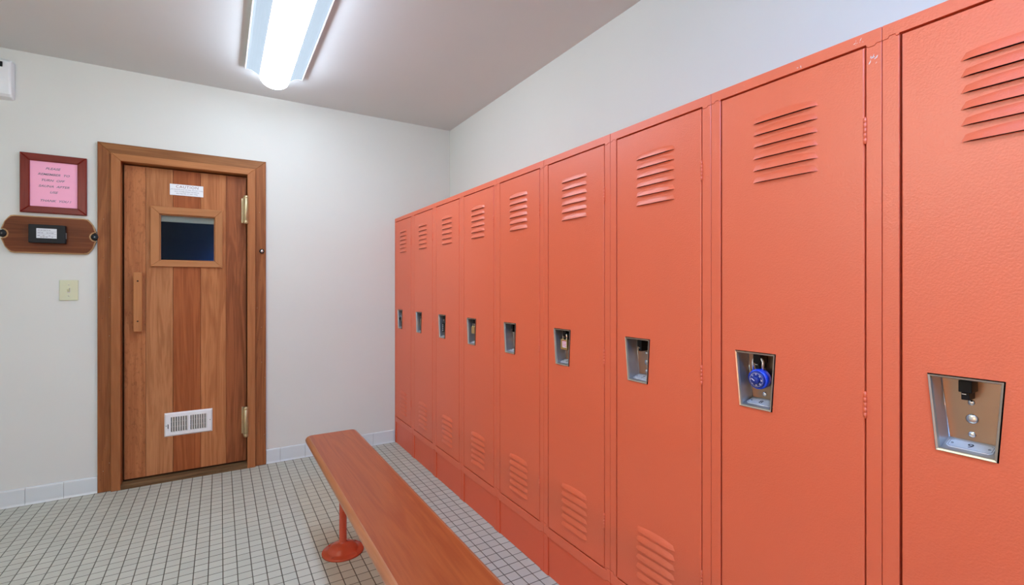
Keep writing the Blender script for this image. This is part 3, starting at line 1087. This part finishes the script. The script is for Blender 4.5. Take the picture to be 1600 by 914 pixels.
def build_door(root):
    mb = MB()
    mt = M['orange']
    r = 0.0025
    i0, i1, j0, j1 = DW0 + r, DW1 - r, DZ0 + r, DZT - r
    holes = []
    for z in LOUV_Z:
        holes.append((z - 0.0002, z + 0.0045, (LOUV_W0 + .004, LOUV_W1 - .004), (LOUV_W0 + .004, LOUV_W1 - .004)))
    holes.append((CUP['bl'][1], CUP['tl'][1], (CUP['bl'][0], CUP['br'][0]), (CUP['tl'][0], CUP['tr'][0])))
    holes.sort()
    z = j0

    def quad(a0, a1, z0, b0, b1, z1):
        mb.face([q(a0, z0, DF), q(a1, z0, DF), q(b1, z1, DF), q(b0, z1, DF)], mt)
    for z0, z1, lo, hi in holes:
        quad(i0, i1, z, i0, i1, z0)
        quad(i0, lo[0], z0, i0, hi[0], z1)
        quad(lo[1], i1, z0, hi[1], i1, z1)
        z = z1
    quad(i0, i1, z, i0, i1, j1)
    # rolled edge and returns
    rings = [((i0, i1, j0, j1), DF), ((DW0 + r * .3, DW1 - r * .3, DZ0 + r * .3, DZT - r * .3), DF + r * .3),
             ((DW0, DW1, DZ0, DZT), DF + r), ((DW0, DW1, DZ0, DZT), 0.020)]
    for (A, da), (B, db) in zip(rings, rings[1:]):
        ca = [(A[0], A[2]), (A[1], A[2]), (A[1], A[3]), (A[0], A[3])]
        cb = [(B[0], B[2]), (B[1], B[2]), (B[1], B[3]), (B[0], B[3])]
        for k in range(4):
            k2 = (k + 1) % 4
            mb.face([q(*ca[k], da), q(*cb[k], db), q(*cb[k2], db), q(*ca[k2], da)], mt)
    # pressed louvers: hooded pockets, open below
    n = 10
    for zb in LOUV_Z:
        rows = []
        for t, dep in ((0.0, 0.0), (0.18, 0.0020), (0.45, 0.0042), (0.8, 0.0060), (1.0, 0.0066)):
            row = []
            for k in range(n + 1):
                s = k / n
                arch = 0.0135 + 0.0055 * (1 - (2 * s - 1) ** 2)
                endt = 0.0075 * (1 - t)
                w = LOUV_W0 + endt + (LOUV_W1 - LOUV_W0 - 2 * endt) * s
                taper = min(1.0, s * 9.0, (1 - s) * 9.0)
                row.append((w, zb + arch * (1 - t), DF - dep * taper - 0.00005))
            rows.append(row)
        vs = [[mb.bm.verts.new(q(*p)) for p in row] for row in rows]
        for a, b in zip(vs, vs[1:]):
            for k in range(n):
                f = mb.bm.faces.new((a[k], a[k + 1], b[k + 1], b[k]))
                f.material_index = mb.mi(mt)
                f.smooth = True
    do = mb.build('door', root, recalc=False)
    do.data.validate()

    # ---- recessed stainless cup
    def cup_pt(key, inset_, d):
        cw = sum(CUP[k][0] for k in CUP) / 4
        cz = (CUP['tl'][1] + CUP['bl'][1]) / 2
        w, zz = CUP[key]
        return q(w + math.copysign(inset_, cw - w), zz + math.copysign(inset_, cz - zz), d)
    keys = ('tl', 'tr', 'br', 'bl')
    mb = MB()
    lip = [(-0.0035, -0.0012), (-0.0015, -0.0040), (0.0015, -0.0046), (0.0045, -0.0034), (0.0060, 0.0015)]
    for (a, da), (b, db) in zip(lip, lip[1:]):
        for k in range(4):
            k1, k2 = keys[k], keys[(k + 1) % 4]
            mb.face([cup_pt(k1, a, da), cup_pt(k2, a, da), cup_pt(k2, b, db), cup_pt(k1, b, db)], M['steel_lip'])
    dep = 0.043
    st = M['steel']
    fr4 = {k: cup_pt(k, 0.0060, 0.0015) for k in keys}
    bk4 = {k: cup_pt(k, 0.0070, dep) for k in keys}
    bk4['bl'] = q(-bk4['bl'][1], 0.8660, dep); bk4['br'] = q(-bk4['br'][1], 0.8660, dep)
    for k in range(4):
        k1, k2 = keys[k], keys[(k + 1) % 4]
        mb.face([fr4[k1], fr4[k2], bk4[k2], bk4[k1]], M['steel_side'])
    mb.face([bk4[k] for k in keys], st)
    # folded seams at the inner corners
    for k in ('tl', 'bl'):
        pass
    mb.tube([Vector(bk4['tl']) + Vector((-0.0008, 0, 0)), Vector(bk4['bl']) + Vector((-0.0008, 0, 0))], 0.0011, M['rivet'], 6)
    mb.tube([Vector(bk4['tr']) + Vector((-0.0008, 0, 0)), Vector(bk4['br']) + Vector((-0.0008, 0, 0))], 0.0007, M['rivet'], 6)
    c = mb.build('lock_recess', do, recalc=False)
    c['label'] = 'stainless steel recess around the lock'
    # latch block and staple
    wc = 0.1195
    mb = MB()
    mb.box(dep - 0.033, dep - 0.0003, -(wc + 0.0090), -(wc - 0.0090), 0.9560, 0.9770, M['latch'], 0.0012)
    mb.box(dep - 0.030, dep - 0.0003, -(wc + 0.0050), -(wc - 0.0060), 0.9425, 0.9562, M['latch'], 0.0012)
    mb.box(dep - 0.0303, dep - 0.0290, -(wc + 0.0010), -(wc - 0.0050), 0.9520, 0.9535, M['rivet'])
    o = mb.build('latch', do)
    o['label'] = 'black latch staple hanging in the recess'
    for w, zz, rr in ((wc, 0.9345, 0.0052), (wc + .001, 0.9055, 0.0088), (wc + .001, 0.8775, 0.0055)):
        mb = MB()
        mb.lathe([(rr, 0), (rr, 0.0008), (rr * 0.75, 0.0022), (0, 0.0028)], M['rivet'],
                 Matrix.Translation(q(w, zz, dep - 0.0001)) @ Matrix.Rotation(-PI / 2, 4, 'Y'), 20)
        mb.build('rivet', do)
    # three painted hinges on the right edge
    for zz in (1.4310, 0.8800, 0.3280):
        mb = MB()
        for k in range(5):
            a = zz + k * 0.0102
            mb.lathe([(0.0022, a), (0.0030, a + .0005), (0.0030, a + .0090), (0.0022, a + .0095)], mt,
                     Matrix.Translation((-0.0012, -0.3541, 0)), 12)
        mb.lathe([(0.0018, zz - .0018), (0.0024, zz), (0.0024, zz + .051), (0.0012, zz + .0525)], mt, Matrix.Translation((-0.0012, -0.3541, 0)), 10)
        mb.build('hinge', do)
    return do


def number_plate(door_o, num):
    """small engraved plate on the sloping floor of the recess"""
    a0, a1 = Vector(q(0.1237, 0.8540, 0.0030)), Vector(q(0.1237, 0.8660, 0.0425))
    up = (a1 - a0).normalized()
    right = Vector((0, -1, 0))
    nrm = right.cross(up).normalized()
    ctr = (a0 + a1) / 2 + nrm * 0.0002
    mtx = Matrix((right, up, nrm)).transposed().to_4x4()
    mtx.translation = ctr
    mb = MB()
    hw, hh, c = 0.031, 0.0145, 0.005
    outl = [(-hw + c, -hh), (hw - c, -hh), (hw, -hh + c), (hw, hh - c), (hw - c, hh), (-hw + c, hh), (-hw, hh - c), (-hw, -hh + c)]
    b2 = bmesh.new()
    lo = [b2.verts.new((x, y, 0)) for x, y in outl]
    hi = [b2.verts.new((x * .985, y * .97, 0.0010)) for x, y in outl]
    b2.faces.new(hi)
    for k in range(8):
        b2.faces.new((lo[k], lo[(k + 1) % 8], hi[(k + 1) % 8], hi[k]))
    mb.merge(b2, M['plate'], False, mtx)
    b2 = bmesh.new()
    in1 = [b2.verts.new((x * .94, y * .88, 0.0011)) for x, y in outl]
    in2 = [b2.verts.new((x * .915, y * .83, 0.0011)) for x, y in outl]
    for k in range(8):
        b2.faces.new((in1[k], in1[(k + 1) % 8], in2[(k + 1) % 8], in2[k]))
    mb.merge(b2, M['text_grey'], False, mtx)
    mb.mesh(text_data(str(num), 0.0185, bold=0.0002), M['ink'], mtx @ Matrix.Translation((0, -0.0005, 0.0013)))
    for x in (-0.0245, 0.0245):
        mb.lathe([(0.0022, 0.001), (0.0016, 0.0018), (0, 0.002)], M['lock_grey'], mtx @ Matrix.Translation((x, 0, 0)), 10)
    return mb.build('number_plate', door_o, recalc=False)


LOCKER_LABELS = [
    'tall orange metal locker in the corner against the back wall',
    'orange metal locker second from the back wall, beside the corner locker',
    'orange metal locker holding the black combination padlock, third from back wall',
    'orange metal locker with a plain brass padlock, fourth from back wall',
    'orange metal locker with an empty lock recess, middle of the row',
    'orange metal locker with a brass padlock bearing a pink sticker',
    'orange metal locker with empty recess beside the blue-padlock locker, away from the camera',
    'orange metal locker holding the round blue dial padlock',
    'nearest orange metal locker, cut off by the right edge, recess empty',
]
root0 = empty('locker', (LX, L0, 0))
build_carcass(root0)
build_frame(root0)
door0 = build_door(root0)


def children(o):
    return [c for c in list(bpy.data.objects) if c.parent == o]


def copy_tree(o, parent=None):
    c = o.copy()
    COL.objects.link(c)
    if parent:
        c.parent = parent
    for ch in children(o):
        copy_tree(ch, c)
    return c


lockers = [root0]
for i in range(1, 9):
    r = copy_tree(root0)
    r.location = (LX, L0 - i * LP, 0)
    lockers.append(r)
for i, r in enumerate(lockers):
    tag(r, LOCKER_LABELS[i], 'locker', 'row of orange lockers')
    d = [c for c in children(r) if c.name.split('.')[0] == 'door'][0]
    number_plate(d, i + 1)

# scuffs where the enamel has chipped, on the locker with the blue padlock
def chips(bm, mi, w0, w1, z0, z1, n, smax, d=-0.00012):
    for k in range(n):
        w, z = random.uniform(w0, w1), random.uniform(z0, z1)
        s = random.uniform(0.3, 1.0) * smax
        a = random.uniform(0.4, 1.5)
        pts = []
        for j in range(6):
            t = 2 * PI * j / 6
            rr = s * random.uniform(0.4, 1.0)
            u, v = rr * math.cos(t) * 1.7, rr * math.sin(t) * 0.45
            pts.append(q(w + u * math.cos(a) - v * math.sin(a), z + u * math.sin(a) + v * math.cos(a), d))
        f = bm.faces.new([bm.verts.new(p) for p in pts])
        f.material_index = mi


def chip_part(locker, part, spots, d):
    o = [c for c in children(locker) if c.name.split('.')[0] == part][0]
    o.data = o.data.copy()
    o.data.materials.append(M['chip'])
    bm = bmesh.new()
    bm.from_mesh(o.data)
    for sp in spots:
        chips(bm, len(o.data.materials) - 1, *sp, d)
    bm.to_mesh(o.data)
    bm.free()


chip_part(lockers[7], 'door_frame', [(W - 0.021, W - 0.008, 1.585, 1.602, 12, 0.0034), (W - 0.050, W - 0.032, 1.6340, 1.6450, 9, 0.0026),
                                     (0.215, 0.235, 1.6330, 1.6370, 5, 0.0022), (0.03, 0.10, 1.630, 1.645, 4, 0.0010)], -0.00012)
chip_part(lockers[4], 'door', [(0.160, 0.190, 1.345, 1.365, 5, 0.0020)], -0.00115)

# ------------------------------------------------------------------ padlocks


def shackle(mb, wc, zb, zt, d, half, r, mat):
    pts = [q(wc - half, zb, d)]
    for k in range(13):
        a = PI - PI * k / 12
        pts.append(q(wc + half * math.cos(a), zt - half + half * math.sin(a), d))
    pts.append(q(wc + half, zb, d))
    mb.tube(pts, r, mat, 10)


WC = 0.1195


def padlock_root(i, label):
    p = empty('padlock', (LX, L0 - i * LP, 0))
    tag(p, label, 'padlock', 'padlocks hanging in the locker recesses')
    return p


# blue dial combination padlock
p = padlock_root(7, 'round blue dial combination padlock hanging in a locker recess')
mb = MB()
zc, wd_ = 0.9190, WC + 0.0035
rot = Matrix.Translation(q(wd_, zc, 0.0265)) @ Matrix.Rotation(-PI / 2 - 0.08, 4, 'Y')
mb.lathe([(0.0225, -0.001), (0.0245, 0.001), (0.0245, 0.015), (0.0235, 0.0185), (0.0215, 0.0195)], M['blue'], rot, 40)
mb.build('lock_body', p)
mb = MB()
mb.lathe([(0.0205, 0.0195), (0.0200, 0.0225), (0.0175, 0.0235), (0.0100, 0.0235)], M['blue_dark'], rot, 40)
mb.lathe([(0.0100, 0.0235), (0.0096, 0.0310), (0.0080, 0.0325), (0, 0.0325)], M['blue_dark'], rot, 28)
dial = mb.build('dial', p)
mb = MB()
for k in range(40):
    t = 2 * PI * k / 40
    ln = 0.0030 if k % 5 == 0 else 0.0018
    b2 = bmesh.new()
    for sgn in (1,):
        vs = [b2.verts.new((x, y, 0.0237)) for x, y in ((0.0172, -0.00035), (0.0172 - ln, -0.00035), (0.0172 - ln, 0.00035), (0.0172, 0.00035))]
        b2.faces.new(vs)
    mb.merge(b2, M['sticker'], False, rot @ Matrix.Rotation(t, 4, 'Z'))
for k, t in enumerate((0, 5, 10, 15, 20, 25, 30, 35)):
    a = 2 * PI * k / 8
    up = rot @ Matrix.Rotation(a, 4, 'Z') @ Matrix.Translation((0.0128, 0, 0.0238)) @ Matrix.Rotation(-PI / 2, 4, 'Z')
    mb.mesh(text_data(str(t), 0.0050, bold=0.0001), M['sticker'], up)
b2 = bmesh.new()
vs = [b2.verts.new((x, y, 0.0327)) for x, y in ((-0.001, -0.0009), (0.0075, -0.0009), (0.0075, 0.0009), (-0.001, 0.0009))]
b2.faces.new(vs)
mb.merge(b2, M['sticker'], False, rot @ Matrix.Rotation(0.95, 4, 'Z'))
mb.build('dial_marking', dial, recalc=False)
mb = MB()
shackle(mb, WC, zc + 0.015, 0.9700, 0.0155, 0.0125, 0.0030, M['chrome'])
mb.build('shackle', p)


def box_padlock(i, label, wc, z0, z1, hw, th, mat, d=0.016):
    p = padlock_root(i, label)
    mb = MB()
    mb.box(d - th / 2, d + th / 2, -(wc + hw), -(wc - hw), z0, z1, mat, 0.0022, 2)
    body = mb.build('lock_body', p)
    mb = MB()
    shackle(mb, wc, z1 - 0.002, 0.9690, d, hw * 0.58, 0.0028, M['chrome'])
    mb.build('shackle', p)
    return p, body


# brass padlock with a pink and white sticker
p, body = box_padlock(5, 'brass padlock with a pink and white sticker', WC - 0.002, 0.9050, 0.9440, 0.0200, 0.014, M['lock_brass'])
mb = MB()
dx = 0.016 - 0.007 - 0.0004
for k in range(4):
    za = 0.9145 + k * 0.0062
    mb.box(dx - 0.0003, dx, -(WC + 0.016), -(WC - 0.010), za, za + 0.0034, M['sticker'])
    mb.box(dx - 0.0003, dx, -(WC + 0.014), -(WC - 0.008), za + 0.0036, za + 0.0060, M['sticker_red'])
o = mb.build('sticker', body)
o['label'] = 'pink and white striped sticker'
# plain brass padlock
box_padlock(3, 'plain brass padlock on the locker fourth from the back wall', WC - 0.004, 0.9040, 0.9400, 0.0165, 0.014, M['lock_brass'])
# black padlock with a column of number wheels
p, body = box_padlock(2, 'black padlock with a column of number wheels', WC - 0.006, 0.8830, 0.9340, 0.0130, 0.018, M['black'])
mb = MB()
for k in range(4):
    zz = 0.8925 + k * 0.0105
    mb.box(0.0062, 0.0069, -(WC - 0.006 + 0.0045), -(WC - 0.006 - 0.0035), zz - 0.0022, zz + 0.0022, M['sticker'], 0.0003, 1)
mb.build('number_wheels', body)
# small brass padlock, second locker
box_padlock(1, 'small brass padlock on the locker second from the back wall', WC + 0.001, 0.8960, 0.9360, 0.0150, 0.013, M['lock_brass'], 0.022)
# round silver padlock in the corner locker
p = padlock_root(0, 'round grey silver padlock on the locker in the corner')
mb = MB()
rot = Matrix.Translation(q(WC - 0.010, 0.9200, 0.0240)) @ Matrix.Rotation(-PI / 2, 4, 'Y')
mb.lathe([(0.0205, 0), (0.0222, 0.002), (0.0222, 0.014), (0.0200, 0.0175), (0.0150, 0.018)], M['lock_grey'], rot, 32)
mb.build('lock_body', p)
mb = MB()
mb.lathe([(0.0150, 0.018), (0.0145, 0.0205), (0.0070, 0.021), (0.0065, 0.026), (0, 0.0265)], M['black'], rot, 28)
mb.build('dial', p)
mb = MB()
shackle(mb, WC - 0.004, 0.934, 0.9690, 0.0160, 0.0110, 0.0028, M['chrome'])
mb.build('shackle', p)

# ------------------------------------------------------------------ the bench
BX0, BX1, BY0, BY1, BZ, BT = 0.336, 0.572, -0.55, 2.408, 0.452, 0.032
bn = empty('bench', ((BX0 + BX1) / 2, 0, 0))
tag(bn, 'long varnished wooden bench on orange posts in front of the lockers', 'bench')
mb = MB()
hw = (BX1 - BX0) / 2
rc = 0.028
outline = []
for cx, cy, a0 in ((hw - rc, BY1 - rc, 0), (-hw + rc, BY1 - rc, PI / 2), (-hw + rc, BY0 + rc, PI), (hw - rc, BY0 + rc, 1.5 * PI)):
    for k in range(7):
        a = a0 + PI / 2 * k / 6
        outline.append((cx + rc * math.cos(a), cy + rc * math.sin(a)))
rings = [(0.0165, BZ), (0.0150, BZ - 0.0004), (0.0090, BZ - 0.0030), (0.0035, BZ - 0.0080), (0.0, BZ - 0.0160), (0.0020, BZ - 0.0260), (0.0080, BZ - BT)]
vr = []
for d, z in rings:
    pl = inset(outline, d) if d > 0 else outline
    vr.append([mb.bm.verts.new((x, y, z)) for x, y in pl])
n = len(outline)
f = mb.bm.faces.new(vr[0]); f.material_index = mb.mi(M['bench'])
f = mb.bm.faces.new(vr[-1][::-1]); f.material_index = mb.mi(M['bench_edge'])
for a, b in zip(vr, vr[1:]):
    for k in range(n):
        f = mb.bm.faces.new((a[k], b[k], b[(k + 1) % n], a[(k + 1) % n]))
        f.material_index = mb.mi(M['bench_edge'])
        f.smooth = True
mb.build('seat', bn)
for y in (2.147, -0.30):
    mb = MB()
    pr = 0.0155
    prof = [(0.086, 0.0), (0.086, 0.006), (0.083, 0.0085), (0.066, 0.0105), (0.0605, 0.014), (0.054, 0.0245), (0.042, 0.033), (0.028, 0.038),
            (0.020, 0.040), (pr + .0012, 0.042), (pr, 0.046), (pr, BZ - BT - 0.006), (0.040, BZ - BT - 0.005), (0.040, BZ - BT - 0.0002)]
    mb.lathe(prof, M['bench_iron'], Matrix.Translation((0, y, 0)), 40)
    post = mb.build('post', bn)
    for a in (0.6, 2.2, 3.9, 5.3):
        mb = MB()
        mb.lathe([(0.005, 0.0085), (0.0045, 0.0115), (0, 0.0125)], M['bench_iron'], Matrix.Translation((0.075 * math.cos(a), y + 0.075 * math.sin(a), 0)), 10)
        mb.build('bolt_head', post)
